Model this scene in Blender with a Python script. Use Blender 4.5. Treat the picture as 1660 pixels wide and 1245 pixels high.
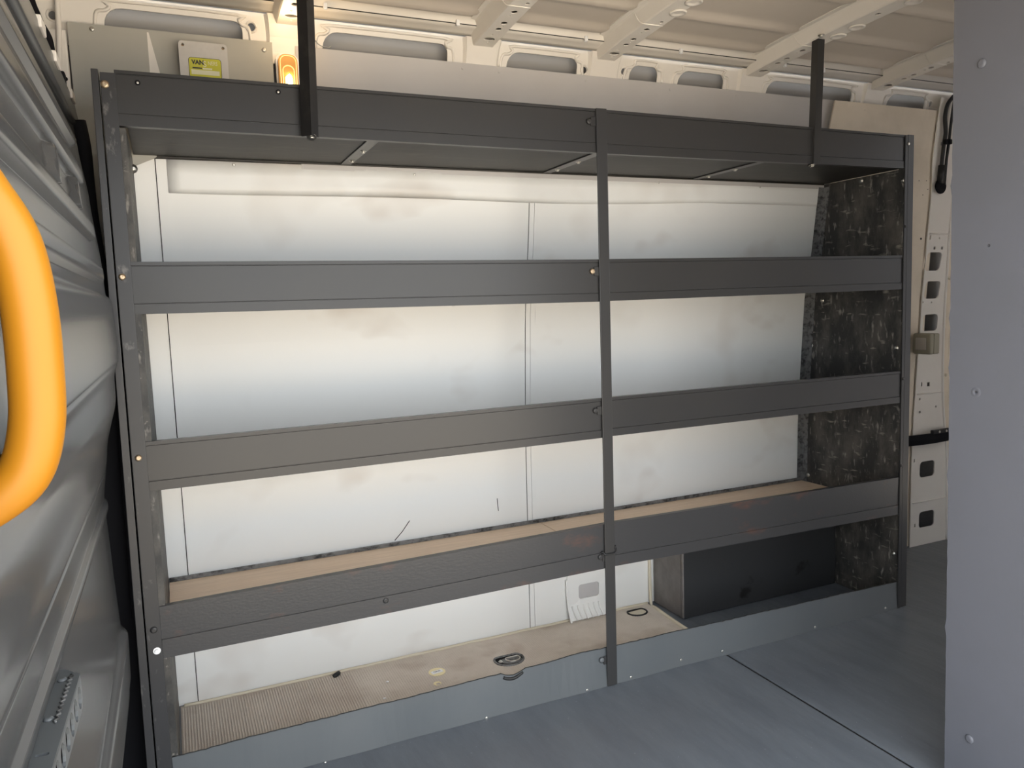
import bpy, bmesh, math, random
from mathutils import Vector, Matrix, noise
random.seed(7)
sc = bpy.context.scene
COL = sc.collection
for o in list(bpy.data.objects):
    bpy.data.objects.remove(o)

# ------------------------------------------------------------------ camera
CAM = Vector((0.0699, -1.850, 1.1128)); FPX = 1245.6
YAW, PIT, ROLL = .4156, .1036, -.0343
_f = Vector((math.sin(YAW)*math.cos(PIT), math.cos(YAW)*math.cos(PIT), -math.sin(PIT)))
_r = Vector((math.cos(YAW), -math.sin(YAW), 0)); _u = _r.cross(_f)
RIGHT = _r*math.cos(ROLL) + _u*math.sin(ROLL); UP = -_r*math.sin(ROLL) + _u*math.cos(ROLL); FWD = _f
cd = bpy.data.cameras.new('camera'); cam = bpy.data.objects.new('camera', cd); COL.objects.link(cam)
cd.sensor_width = 36; cd.lens = 36*FPX/1660; cd.clip_start = .02
cam.matrix_world = Matrix(((RIGHT.x, UP.x, -FWD.x, CAM.x), (RIGHT.y, UP.y, -FWD.y, CAM.y), (RIGHT.z, UP.z, -FWD.z, CAM.z), (0, 0, 0, 1)))
sc.camera = cam

# ------------------------------------------------------------------ light
sc.view_settings.view_transform = 'Standard'; sc.view_settings.look = 'None'
sc.view_settings.exposure = 2.05; sc.view_settings.gamma = 1.0
try: sc.view_settings.use_curve_mapping = False
except Exception: pass
w = bpy.data.worlds.new('sky'); sc.world = w; w.use_nodes = True
bg = w.node_tree.nodes['Background']; bg.inputs[0].default_value = (.93, .97, 1.0, 1); bg.inputs[1].default_value = 1.35
sl = bpy.data.lights.new('sun', 'SUN'); sun = bpy.data.objects.new('sun', sl); COL.objects.link(sun)
sl.energy = 7.0; sl.angle = .02; sl.color = (1, .93, .82)
sun.rotation_euler = (math.radians(-42), math.radians(12), 0)     # high sun from beyond the far side of the van

# ------------------------------------------------------------------ helpers
def ray(px, py):
    return RIGHT*((px-830)/FPX) - UP*((py-622.5)/FPX) + FWD
def U(px, py, ax, v):                      # pixel -> point on an axis plane
    d = ray(px, py); t = (v-CAM[ax])/d[ax]; return CAM + d*t
WPTS = [(-.1, .462), (0, .462), (.6, .452), (.78, .443), (1.1, .42), (1.26, .388), (1.51, .352), (1.8, .335), (2.0, .30)]
def yw(z):                                 # inner face of the far side wall
    for (a, ya), (b, yb) in zip(WPTS, WPTS[1:]):
        if z <= b: return ya + (yb-ya)*max(0, (z-a))/(b-a)
    return WPTS[-1][1]
def W(px, py, off=0.0):                    # pixel -> point on the far side wall
    y = .4
    for _ in range(12):
        p = U(px, py, 1, y); y = yw(p.z)+off
    return U(px, py, 1, y)

def link(name, me, mat=None, parent=None, smooth=False, kind=None):
    if mat and not me.materials: me.materials.append(mat)
    if smooth:
        for p in me.polygons: p.use_smooth = True
    o = bpy.data.objects.new(name, me); COL.objects.link(o)
    if parent is not None: o.parent = parent
    if kind: o['kind'] = kind
    return o
def tag(o, label=None, cat=None, group=None, kind=None):
    if label: o['label'] = label
    if cat: o['category'] = cat
    if group: o['group'] = group
    if kind: o['kind'] = kind
    return o
def empty(name, label, cat, group=None, loc=(0, 0, 0)):
    o = bpy.data.objects.new(name, None); COL.objects.link(o); o.location = loc; o.empty_display_size = .05
    return tag(o, label, cat, group)
def bm_mesh(bm, name='m'):
    bmesh.ops.recalc_face_normals(bm, faces=bm.faces)
    me = bpy.data.meshes.new(name); bm.to_mesh(me); bm.free(); return me
def local(o, p):                           # point in the space of a located, unrotated parent
    return Vector(p) - (o.location if o is not None else Vector())
def box_bm(bm, x0, x1, y0, y1, z0, z1):
    vs = [bm.verts.new((x, y, z)) for x in (x0, x1) for y in (y0, y1) for z in (z0, z1)]
    for f in ((0, 1, 3, 2), (4, 6, 7, 5), (0, 4, 5, 1), (2, 3, 7, 6), (0, 2, 6, 4), (1, 5, 7, 3)):
        bm.faces.new([vs[i] for i in f])
def box(name, x0, x1, y0, y1, z0, z1, mat, parent=None, bev=.0015, kind=None):
    bm = bmesh.new(); box_bm(bm, x0, x1, y0, y1, z0, z1)
    if bev: bmesh.ops.bevel(bm, geom=bm.edges[:], offset=bev, segments=2, affect='EDGES', profile=.5)
    o = link(name, bm_mesh(bm), mat, parent, kind=kind)
    return o
def prism(name, pts, vec, mat, parent=None, bev=0, smooth=False):   # closed 3-D outline swept along vec
    bm = bmesh.new(); a = [bm.verts.new(p) for p in pts]; b = [bm.verts.new(Vector(p)+Vector(vec)) for p in pts]
    n = len(a); bm.faces.new(a); bm.faces.new(b[::-1])
    for i in range(n): bm.faces.new((a[i], b[i], b[(i+1) % n], a[(i+1) % n]))
    if bev: bmesh.ops.bevel(bm, geom=bm.edges[:], offset=bev, segments=2, affect='EDGES', profile=.5)
    return link(name, bm_mesh(bm), mat, parent, smooth)
def loft_bm(bm, rings, cap=True):
    R = [[bm.verts.new(p) for p in r] for r in rings]; n = len(R[0])
    for a, b in zip(R, R[1:]):
        for i in range(n): bm.faces.new((a[i], a[(i+1) % n], b[(i+1) % n], b[i]))
    if cap: bm.faces.new(R[0][::-1]); bm.faces.new(R[-1])
def tube(name, pts, r, mat, parent=None, seg=12, res=1, flat=1.0):
    P = [Vector(p) for p in pts]
    if res > 1:
        Q = []
        for i in range(len(P)-1):
            p0 = P[max(i-1, 0)]; p1 = P[i]; p2 = P[i+1]; p3 = P[min(i+2, len(P)-1)]
            for k in range(res):
                t = k/res; Q.append(.5*((2*p1)+(p2-p0)*t+(2*p0-5*p1+4*p2-p3)*t*t+(3*p1-p0-3*p2+p3)*t**3))
        Q.append(P[-1]); P = Q
    rings = []; nrm = None
    for i, p in enumerate(P):
        t = (P[min(i+1, len(P)-1)]-P[max(i-1, 0)]).normalized()
        if nrm is None:
            nrm = t.cross(Vector((0, 0, 1)))
            if nrm.length < .1: nrm = t.cross(Vector((1, 0, 0)))
        nrm = (nrm - t*nrm.dot(t)).normalized(); bn = t.cross(nrm)
        rings.append([p + (nrm*math.cos(a)*r + bn*math.sin(a)*r*flat) for a in (2*math.pi*k/seg for k in range(seg))])
    bm = bmesh.new(); loft_bm(bm, rings); return link(name, bm_mesh(bm), mat, parent, True)
def rrect(cx, cy, wx, wy, r, n=5):
    out = []
    for sx, sy, a0 in ((1, 1, 0), (-1, 1, 90), (-1, -1, 180), (1, -1, 270)):
        for k in range(n+1):
            a = math.radians(a0+90*k/n); out.append((cx+sx*(wx/2-r)+r*math.cos(a), cy+sy*(wy/2-r)+r*math.sin(a)))
    return out
def circ(cx, cy, rx, ry=None, n=14):
    ry = ry or rx; return [(cx+rx*math.cos(2*math.pi*k/n), cy+ry*math.sin(2*math.pi*k/n)) for k in range(n)]
def plate_mesh(outline, holes, fn, th=None):
    """flat sheet with real holes; fn(u, v, w) places it, w runs 0..1 through the thickness"""
    bm = bmesh.new(); E = []
    for loop in [outline]+list(holes):
        vs = [bm.verts.new((p[0], p[1], 0)) for p in loop]
        for i in range(len(vs)): E.append(bm.edges.new((vs[i], vs[(i+1) % len(vs)])))
    bmesh.ops.triangle_fill(bm, use_beauty=True, use_dissolve=False, edges=E)
    if th:
        g = bmesh.ops.extrude_face_region(bm, geom=bm.faces[:])
        for v in g['geom']:
            if isinstance(v, bmesh.types.BMVert): v.co.z = 1
    for v in bm.verts: v.co = fn(v.co.x, v.co.y, v.co.z)
    return bm_mesh(bm)
def plate(name, outline, holes, fn, mat, parent=None, th=True):
    return link(name, plate_mesh(outline, holes, fn, th), mat, parent)
def dense(poly, step=.05):
    out = []
    for a, b in zip(poly, poly[1:]+poly[:1]):
        n = max(1, int(math.hypot(b[0]-a[0], b[1]-a[1])/step))
        for k in range(n): out.append((a[0]+(b[0]-a[0])*k/n, a[1]+(b[1]-a[1])*k/n))
    return out
def dome_mesh(r, h, washer=0, seg=14):
    bm = bmesh.new(); prof = []
    if washer: prof += [(washer, 0), (washer, h*.18), (r*1.02, h*.18)]
    else: prof += [(r, 0)]
    prof += [(r, h*.35), (r*.85, h*.7), (r*.5, h*.93)]
    rings = [[(a*math.cos(2*math.pi*k/seg), -b, a*math.sin(2*math.pi*k/seg)) for k in range(seg)] for a, b in prof]
    loft_bm(bm, rings); return bm_mesh(bm)       # axis -Y
def hex_mesh(r, h, washer=0):
    bm = bmesh.new()
    if washer: loft_bm(bm, [[(washer*math.cos(2*math.pi*k/16), -y, washer*math.sin(2*math.pi*k/16)) for k in range(16)] for y in (0, h*.2)])
    loft_bm(bm, [[(q*math.cos(2*math.pi*k/6), -y, q*math.sin(2*math.pi*k/6)) for k in range(6)] for q, y in ((r, 0), (r, h*.85), (r*.85, h))])
    return bm_mesh(bm)
def orient(o, axis):                       # turn a -Y piece to look along axis
    o.rotation_euler = Vector((0, -1, 0)).rotation_difference(Vector(axis)).to_euler()
def place(me, name, p, mat, parent=None, axis=None, s=1):
    m2 = me if (me.materials and me.materials[0] == mat) else None
    if m2 is None:
        key = (me.name, mat.name)
        m2 = PIECES.get(key)
        if m2 is None:
            m2 = me.copy(); m2.materials.clear(); m2.materials.append(mat); PIECES[key] = m2
            for q in m2.polygons: q.use_smooth = len(q.vertices) == 4
    o = link(name, m2, None, parent); o.location = local(parent, p); o.scale = (s, s, s)
    if axis: orient(o, axis)
    return o
PIECES = {}

# ------------------------------------------------------------------ materials
def mat(name, col, rough=.5, metal=0, col2=None, scale=8, contrast=(.45, .6), bump=0, bscale=60, stretch=(1, 1, 1), detail=5, spec=.5, rough2=None, coat=0):
    m = bpy.data.materials.new(name); m.use_nodes = True; nt = m.node_tree; b = nt.nodes['Principled BSDF']
    b.inputs['Base Color'].default_value = (*col, 1); b.inputs['Roughness'].default_value = rough; b.inputs['Metallic'].default_value = metal
    b.inputs['Specular IOR Level'].default_value = spec
    if coat: b.inputs['Coat Weight'].default_value = coat; b.inputs['Coat Roughness'].default_value = .2
    tc = nt.nodes.new('ShaderNodeTexCoord'); mp = nt.nodes.new('ShaderNodeMapping'); mp.inputs['Scale'].default_value = stretch
    nt.links.new(tc.outputs['Object'], mp.inputs['Vector'])
    if col2 or rough2 is not None:
        n = nt.nodes.new('ShaderNodeTexNoise'); n.inputs['Scale'].default_value = scale; n.inputs['Detail'].default_value = detail; n.inputs['Roughness'].default_value = .65
        nt.links.new(mp.outputs[0], n.inputs['Vector'])
        r = nt.nodes.new('ShaderNodeValToRGB'); r.color_ramp.elements[0].position = contrast[0]; r.color_ramp.elements[1].position = contrast[1]
        nt.links.new(n.outputs['Fac'], r.inputs['Fac'])
        if col2:
            mx = nt.nodes.new('ShaderNodeMix'); mx.data_type = 'RGBA'; mx.inputs[6].default_value = (*col, 1); mx.inputs[7].default_value = (*col2, 1)
            nt.links.new(r.outputs['Color'], mx.inputs['Factor']); nt.links.new(mx.outputs[2], b.inputs['Base Color'])
        if rough2 is not None:
            mr = nt.nodes.new('ShaderNodeMapRange'); mr.inputs['To Min'].default_value = rough; mr.inputs['To Max'].default_value = rough2
            nt.links.new(r.outputs['Color'], mr.inputs['Value']); nt.links.new(mr.outputs[0], b.inputs['Roughness'])
    if bump:
        n2 = nt.nodes.new('ShaderNodeTexNoise'); n2.inputs['Scale'].default_value = bscale; n2.inputs['Detail'].default_value = 4
        nt.links.new(mp.outputs[0], n2.inputs['Vector'])
        bp = nt.nodes.new('ShaderNodeBump'); bp.inputs['Strength'].default_value = bump; bp.inputs['Distance'].default_value = .01
        nt.links.new(n2.outputs['Fac'], bp.inputs['Height']); nt.links.new(bp.outputs['Normal'], b.inputs['Normal'])
    return m
def emit(name, col, s):
    m = bpy.data.materials.new(name); m.use_nodes = True; b = m.node_tree.nodes['Principled BSDF']
    b.inputs['Base Color'].default_value = (*col, 1); b.inputs['Emission Color'].default_value = (*col, 1); b.inputs['Emission Strength'].default_value = s
    return m
M = {}
M['paint'] = mat('grey_satin_paint', (.033, .033, .035), .30, col2=(.038, .037, .036), scale=3, contrast=(.3, .75), bump=.012, bscale=40, spec=.30)
M['worn'] = mat('worn_grey_paint', (.037, .037, .039), .32, spec=.3, col2=(.22, .21, .20), scale=30, contrast=(.60, .78), stretch=(1, 1, .5), detail=10)
M['paint_rust'] = mat('grey_paint_rusty', (.040, .040, .042), .30, spec=.4, col2=(.14, .062, .04), scale=5, contrast=(.56, .82), bump=.04, bscale=90, stretch=(1, 1, 2.2))
M['kick'] = mat('grey_kick_paint', (.090, .099, .106), .36, col2=(.105, .112, .117), scale=4, contrast=(.3, .75), bump=.05, bscale=9)
M['bulk'] = mat('grey_bulkhead_paint', (.050, .052, .054), .24, col2=(.055, .056, .058), scale=2.5, contrast=(.3, .75), bump=.015, bscale=30)
M['black'] = mat('black_rubber', (.008, .008, .010), .85, spec=.15)
M['blackm'] = mat('black_metal', (.012, .012, .013), .38, col2=(.03, .028, .026), scale=20, contrast=(.55, .75))
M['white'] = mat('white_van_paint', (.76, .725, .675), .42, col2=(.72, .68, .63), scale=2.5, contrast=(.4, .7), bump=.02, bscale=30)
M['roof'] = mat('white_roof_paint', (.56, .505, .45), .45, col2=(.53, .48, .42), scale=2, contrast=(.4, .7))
M['lining'] = mat('white_lining_sheet', (.80, .80, .78), .45, col2=(.66, .63, .59), scale=2.2, contrast=(.58, .82), bump=.02, bscale=14, detail=3)
M['skin'] = mat('grey_outer_skin', (.30, .295, .29), .5)
M['lingrey'] = mat('grey_lining_sheet', (.50, .485, .48), .5, col2=(.46, .44, .43), scale=2, contrast=(.4, .7))
M['lingreen'] = mat('greenish_grey_board', (.40, .39, .35), .6, col2=(.36, .35, .31), scale=3, contrast=(.4, .7))
M['cream'] = mat('cream_board', (.74, .65, .53), .6, col2=(.64, .56, .45), scale=5, contrast=(.45, .7))
M['ply'] = mat('pale_plywood', (.90, .68, .49), .6, col2=(.76, .55, .38), scale=9, contrast=(.35, .7), stretch=(.6, 14, 6), bump=.05, bscale=40)
M['plydark'] = mat('dark_film_plywood', (.019, .017, .014), .5, col2=(.065, .057, .045), scale=14, contrast=(.55, .85), stretch=(.5, 2.5, 1), bump=.05, bscale=60)
M['scuffed'] = mat('scuffed_black_plywood', (.020, .020, .020), .55, col2=(.17, .155, .135), scale=10, contrast=(.42, .95), stretch=(1, 1.4, .7), bump=.1, bscale=70, detail=10)
M['wheelbox'] = mat('black_wheel_box', (.028, .029, .031), .45, col2=(.008, .008, .008), scale=6, contrast=(.62, .68))
M['wheelside'] = mat('grey_wheel_box_side', (.12, .11, .105), .5, col2=(.24, .23, .22), scale=4, contrast=(.45, .75))
M['floor'] = mat('grey_floor_coating', (.130, .145, .165), .38, col2=(.095, .107, .126), scale=9, contrast=(.40, .70), stretch=(1.4, .3, 1), bump=.22, bscale=30, detail=10)
M['rubber'] = mat('worn_brown_mat', (.62, .565, .50), .75, col2=(.50, .44, .38), scale=5, contrast=(.35, .7), bump=.12, bscale=160)
M['rubberdark'] = mat('shaded_mat_grooves', (.50, .445, .39), .8, col2=(.40, .345, .295), scale=5, contrast=(.35, .7))  # darker colour stands in for shade between the ribs
M['steel'] = mat('zinc_steel', (.62, .60, .56), .32, 1)
M['brass'] = mat('tarnished_bolt', (.50, .40, .28), .42, .85, col2=(.30, .20, .12), scale=160)
M['whitepl'] = mat('white_plastic', (.82, .83, .85), .4)
M['boxgrey'] = mat('pale_grey_plastic', (.56, .54, .51), .5, col2=(.52, .50, .47), scale=14)
M['yellow'] = mat('yellow_plastic', (.30, .120, .003), .45, bump=.01, bscale=40, spec=.35)
M['sticker'] = mat('yellow_green_label', (.52, .50, .04), .5)
M['ink'] = mat('dark_ink', (.015, .02, .03), .6)
M['inkpale'] = mat('pale_ink', (.72, .70, .50), .6)
M['swbody'] = mat('olive_grey_plastic', (.28, .26, .20), .5)
M['swface'] = mat('beige_grey_rocker', (.42, .39, .35), .5)
M['panel'] = mat('grey_partition_paint', (.115, .120, .142), .45, col2=(.110, .115, .134), scale=3, bump=.04, bscale=70)
M['silver'] = mat('worn_silver_angle', (.20, .20, .20), .45, .3, col2=(.02, .02, .02), scale=55, contrast=(.46, .66), stretch=(.6, 1, 1), detail=8)
M['cable'] = mat('black_cable', (.012, .012, .013), .45)
M['disc'] = mat('yellowed_disc', (.80, .72, .44), .55)
M['concrete'] = mat('pale_concrete', (.58, .50, .40), .85, col2=(.52, .45, .36), scale=1)
M['sealant'] = mat('dark_sealant', (.012, .012, .012), .6)
M['caulk'] = mat('cream_sealant', (.62, .56, .44), .6)
def smudge(m, col, scale, c0, c1, stretch=(1, 1, 1), off=(0, 0, 0)):
    nt = m.node_tree; b = nt.nodes['Principled BSDF']; src = b.inputs['Base Color'].links[0].from_socket
    tc = nt.nodes.new('ShaderNodeTexCoord'); mp = nt.nodes.new('ShaderNodeMapping'); mp.inputs['Scale'].default_value = stretch; mp.inputs['Location'].default_value = off
    n = nt.nodes.new('ShaderNodeTexNoise'); n.inputs['Scale'].default_value = scale; n.inputs['Detail'].default_value = 3
    rr = nt.nodes.new('ShaderNodeValToRGB'); rr.color_ramp.elements[0].position = c0; rr.color_ramp.elements[1].position = c1
    mx = nt.nodes.new('ShaderNodeMix'); mx.data_type = 'RGBA'; mx.inputs[7].default_value = (*col, 1)
    nt.links.new(tc.outputs['Object'], mp.inputs['Vector']); nt.links.new(mp.outputs[0], n.inputs['Vector']); nt.links.new(n.outputs['Fac'], rr.inputs['Fac'])
    nt.links.new(rr.outputs['Color'], mx.inputs['Factor']); nt.links.new(src, mx.inputs[6]); nt.links.new(mx.outputs[2], b.inputs['Base Color'])
smudge(M['lining'], (.50, .43, .37), 2.6, .60, .86, (1, 1, 1.6), (3.1, 0, 1.7))
smudge(M['floor'], (.20, .215, .235), 130, .70, .74)
smudge(M['scuffed'], (.34, .32, .29), 70, .60, .82, (1, 1.0, .35))
smudge(M['scuffed'], (.30, .28, .24), 60, .64, .80, (1, .3, 1.3))
smudge(M['rubber'], (.40, .33, .27), 7, .55, .80)
M['lens'] = emit('glowing_lamp_lens', (.55, .27, .06), .05)
M['lensrib'] = emit('pale_lamp_rib', (1.0, .66, .28), .13)
M['bulb'] = emit('glowing_bulb', (1.0, .80, .45), 14)

# ================================================================== SETTING
g = box('ground', -12, 14, -16, 6, -.75, -.65, M['concrete'], bev=0); tag(g, 'pale concrete yard outside the van', 'ground', kind='structure')

# floor: grey coated boards with a seam, plus the worn mat inside the rack
fl = bpy.data.objects.new('floor', None); COL.objects.link(fl); tag(fl, 'dark grey coated van floor boards', 'floor', kind='structure')
xs = 1.59
box('floor_board', -.8, xs-.006, -1.36, .6, -.03, -.0005, M['floor'], fl, .003)
box('floor_board', xs+.003, 3.7, -1.36, .6, -.03, -.0005, M['floor'], fl, .003)
box('seam_strip', xs-.014, xs+.012, -1.36, .0, -.02, -.0045, M['sealant'], fl, .0006)
mt = box('rubber_mat', .02, .50, .02, .458, -.0004, .0016, M['rubberdark'], fl, .0004)
mt = box('rubber_mat', .501, 1.60, .02, .458, -.0004, .0016, M['rubber'], fl, .0004)
bm = bmesh.new()                                    # fine ribs of the mat near the left end
for k in range(214):
    x = .024+k*.0072; box_bm(bm, x, x+.0034, .025, .44, .0012, .0022+.0018*max(0, min(1, (.75-x)/.5)))
link('mat_ribs', bm_mesh(bm), M['rubber'], fl, kind='stuff')

# far side wall: outer skin, then linings
wb = bpy.data.objects.new('wall_back', None); COL.objects.link(wb); tag(wb, 'white inner side wall of the van behind the shelving', 'wall', kind='structure')
def wall_sheet(name, x0, x1, z0, z1, off, th, m, parent, nz=14, edge=None, holes=()):
    """sheet that follows the curve of the side wall; edge(z)->(x0, x1) for a shaped outline"""
    rows = [z0+(z1-z0)*k/nz for k in range(nz+1)]
    bm = bmesh.new(); rings = []
    for z in rows:
        a, b = edge(z) if edge else (x0, x1); y = yw(z)+off
        rings.append([(a, y, z), (b, y, z), (b, y+th, z), (a, y+th, z)])
    loft_bm(bm, rings); return link(name, bm_mesh(bm), m, parent)
wall_sheet('outer_skin', -.8, 3.7, -.05, 1.99, .055, .004, M['skin'], wb, 24)
wall_sheet('joint_gap', .0650, .0700, .001, 1.512, .0035, .002, M['sealant'], wb)
wall_sheet('joint_gap', 1.1255, 1.1300, .001, 1.512, .002, .002, M['sealant'], wb)
wall_sheet('lining_panel', -.10, .0660, .001, 1.515, .002, .003, M['lining'], wb)
wall_sheet('lining_panel', .092, 1.1262, .001, 1.440, 0, .003, M['lining'], wb)
wall_sheet('lining_panel', 1.163, 2.36, .001, 1.440, 0, .003, M['lining'], wb)
wall_sheet('lining_backing', -.1, 2.36, .001, 1.49, .006, .003, M['white'], wb)
wall_sheet('joint_strip', .0684, .094, .001, 1.512, -.003, .003, M['lining'], wb)
wall_sheet('joint_strip', 1.1282, 1.1445, .001, 1.512, -.002, .003, M['lining'], wb)
wall_sheet('joint_strip', 1.1455, 1.162, .001, 1.512, -.0025, .003, M['lining'], wb)
# upper sheet, slightly buckled along its lower edge
bm = bmesh.new(); NX = 70; g0 = []
for i in range(NX+1):
    x = .094+(2.36-.094)*i/NX; zl = 1.448 - .006*math.sin(x*1.9) - .004*math.sin(x*5.3+1)
    bulge = .010*math.exp(-((x-.75)/.38)**2) + .003*math.sin(x*7)**2
    g0.append([bm.verts.new((x, yw(z)-.003-bulge*k, z)) for z, k in ((zl-.014, .1), (zl, 1), (zl+.012, .75), (zl+.035, .3), (1.512, 0))])
for a, b in zip(g0, g0[1:]):
    for j in range(4): bm.faces.new((a[j], b[j], b[j+1], a[j+1]))
o = link('upper_lining_sheet', bm_mesh(bm), M['lining'], wb, True); o.modifiers.new('solid', 'SOLIDIFY').thickness = .002

# upper rail of the side wall with pressed openings
def railpt(u, v, wv):                               # v: 0 bottom .. height along the section
    z = 1.770+v*.118; y = .342-.040*max(0, v-.25)**1.3
    return Vector((u, y+.004*wv, z))
ovals = [(-.022, .300), (.506, .864), (1.052, 1.292), (1.484, 1.592), (1.674, 1.862), (2.052, 2.458), (2.645, 2.850)]
zo0, zo1 = .06, .80
holes = []
for a, b in ovals:
    c, wd, hh = (a+b)/2, b-a, .80
    pts = []
    for px, pz, r0, a0 in ((b, zo1, .024, 0), (a, zo1, .040, 90), (a, zo0, .03, 180), (b, zo0, .03, 270)):
        rx = min(r0, wd*.3); rv = rx/.118
        cx = px-rx if a0 in (0, 270) else px+rx; cz = pz-rv if a0 in (0, 90) else pz+rv
        for k in range(6):
            t = math.radians(a0+90*k/5); pts.append((cx+rx*math.cos(t), cz+rv*math.sin(t)))
    holes.append(pts)
small = [(.322, .72), (1.318, .56), (1.462, .62), (2.878, .60), (-.13, .55)]
for x, v in small: holes.append([(x+.0095*math.cos(t), v+.0095/.118*math.sin(t)) for t in (2*math.pi*k/14 for k in range(14))])
outl = [(-.66, 0), (3.66, 0), (3.66, 1), (-.66, 1)]
plate('upper_rail', dense(outl, .06), holes, railpt, M['white'], wb)
for a, b in ovals:                                  # raised pressed border round each opening
    for grow, lift, rr in ((.020, .0, .0045),):
        pts = []
        a2, b2 = a-grow, b+grow
        for x, v in ([(a2, -.1), (a2, .45), (a2+.006, .70)] + [(a2+.006+.034*math.sin(math.radians(t)), .70+.22*(1-math.cos(math.radians(t)))) for t in (35, 65, 90)] +
                     [(b2-.006-.026*math.sin(math.radians(t)), .70+.22*(1-math.cos(math.radians(t)))) for t in (90, 65, 35)] + [(b2-.006, .70), (b2, .45), (b2, -.1)]):
            pts.append(railpt(x, v, 0))
        tube('pressed_border', pts, rr, M['white'], wb, 8, 3)
for x, v in small:
    tube('hole_rim', [railpt(x+.0125*math.cos(t), v+.0125/.118*math.sin(t), 0) for t in (2*math.pi*k/16 for k in range(17))], .0028, M['white'], wb, 6)
# curved cove from the rail up to the roof lip
prof = [(.302, 1.888), (.292, 1.893), (.272, 1.896), (.252, 1.8975), (.250, 1.902), (.246, 1.9105), (.236, 1.919), (.225, 1.924)]
bm = bmesh.new(); rows = [[bm.verts.new((x, y, z)) for y, z in prof] for x in (-.66, 3.66)]
for j in range(len(prof)-1): bm.faces.new((rows[0][j], rows[1][j], rows[1][j+1], rows[0][j+1]))
o = link('roof_cove', bm_mesh(bm), M['white'], wb, True); o.modifiers.new('solid', 'SOLIDIFY').thickness = .002
for px, py in ((527, 10), (742, 37), (950, 63), (1104, 83), (1272, 105), (1335, 114)):
    p = U(px, py, 1, .245); box('cove_clip', p.x-.005, p.x+.005, .240, .250, p.z-.008, p.z+.008, M['whitepl'], wb, .002)
tube('edge_bead', [(-.6, .250, 1.8985), (3.6, .250, 1.8985)], .0016, M['sealant'], wb, 6)

# upper lining boards above the rack
wall_sheet('grey_lining_sheet', .432, 2.50, 1.50, 1.818, -.006, .003, M['lingrey'], wb, 6)
wall_sheet('green_grey_board', .045, .371, 1.535, 1.819, -.012, .004, M['lingreen'], wb, 6)
wall_sheet('green_grey_board', 0, 0, .3, 1.817, -.018, .004, M['lingreen'], wb, 40, edge=lambda z: (-.100, .072 if z > 1.50 else -.012))
wall_sheet('board_edge_trim', 0, 0, 1.54, 1.812, -.016, .004, M['white'], wb, 6, edge=lambda z: (.0715, .076+.020*(1.812-z)/.1))
_cl = [W(px, py, -.026) for px, py in ((1523, 178), (1516, 188), (1519, 200), (1514, 240), (1502, 400), (1496, 470), (1491, 545), (1484, 640), (1478, 745), (1475, 880))]
def cedge(z):
    L = sorted(_cl, key=lambda p: p.z); xr = L[0].x+.03
    for a, b in zip(L, L[1:]):
        if a.z <= z <= b.z: xr = a.x+(b.x-a.x)*(z-a.z)/(b.z-a.z)
    if z > L[-1].z: xr = L[-1].x
    return (2.355-.06*(1.814-z)/.3 if z > 1.56 else 2.362, xr + (.03 if z < 1.68 else 0))
wall_sheet('cream_board', 0, 0, .004, 1.814, -.022, .006, M['cream'], wb, 30, edge=cedge)
RIV = dome_mesh(.004, .002); BOLT = dome_mesh(.0085, .006); BOLTW = dome_mesh(.007, .005, .011); HEX = hex_mesh(.006, .006, .010); SCR = dome_mesh(.0055, .003)
HOLED = dome_mesh(.0045, .0004)
for px, py in ((149, 47),): place(SCR, 'screw', W(px, py, -.020), M['steel'], wb)
for px, py in ((428, 81),): place(SCR, 'screw', W(px, py, -.013), M['steel'], wb)
for px, py in ((750, 111), (950, 131), (1086, 145), (809, 117), (1193, 155)): place(RIV, 'rivet', W(px, py, -.0065), M['lingrey'], wb)
for px, py in ((1402, 177), (1519, 236), (1493, 387)): place(HOLED, 'screw_hole', W(px, py, -.0225), M['black'], wb)
for px, py in ((1490, 293), (1502, 293), (1504, 307), (1496, 316)): place(HOLED, 'screw_hole', W(px, py, -.0225), M['sealant'], wb, s=.5)
for px, py in ((379, 267), (672, 283), (1068, 296), (1232, 303), (690, 490)): place(SCR, 'rivet', W(px, py, -.006), M['steel'], wb, s=.7)

for a, b in (((640, 876), (664, 844)), ((806, 808), (808, 828))):
    tube('scratch_mark', [W(*a, -.0008), W((a[0]+b[0])/2, (a[1]+b[1])/2+2, -.0008), W(*b, -.0008)], .0012, M['sealant'], wb, 5)
# pressed floor bracket low on the wall, left of the middle post
br = [W(922, 945), W(980, 925), W(980, 993), W(924, 1006)]
ya = yw(.1)-.004
def brf(u, v, wv): return Vector((u, ya-.018*max(0, 1-v/.05)**1.5 - .003+.004*wv, v))
x0, x1 = 1.272, 1.416
plate('pressed_bracket', dense([(x0, .004), (x1, .004), (x1, .165), (x0, .165)], .01), [rrect(1.356, .098, .082, .052, .010)], brf, M['lining'], wb)
for k in range(6):
    x = x0+.018+k*.021; tube('bracket_pleat', [(x+.008, ya-.024, .006), (x, ya-.014, .032), (x-.004, ya-.006, .052)], .0035, M['lining'], wb, 8, 3)
tube('bracket_edge', [(x0, ya-.026, .002), (x0, ya-.012, .03), (x0-.003, ya-.004, .09), (x0-.004, ya-.002, .15)], .004, M['lining'], wb, 8, 3)
box('bracket_recess', 1.31, 1.40, ya+.002, ya+.006, .068, .128, M['lingrey'], wb, .001)
tube('caulk_bead', [(.03, .455, .004)]+[(x/10, .452+.003*math.sin(x*3.1), .004) for x in range(1, 16)]+[(1.60, .452, .004)], .0045, M['caulk'], wb, 8, 2)
tube('caulk_bead', [(1.612, .455, .30), (1.612, .45, .02), (1.60, .40, .004), (1.585, .19, .004)], .006, M['caulk'], wb, 8, 3)

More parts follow.
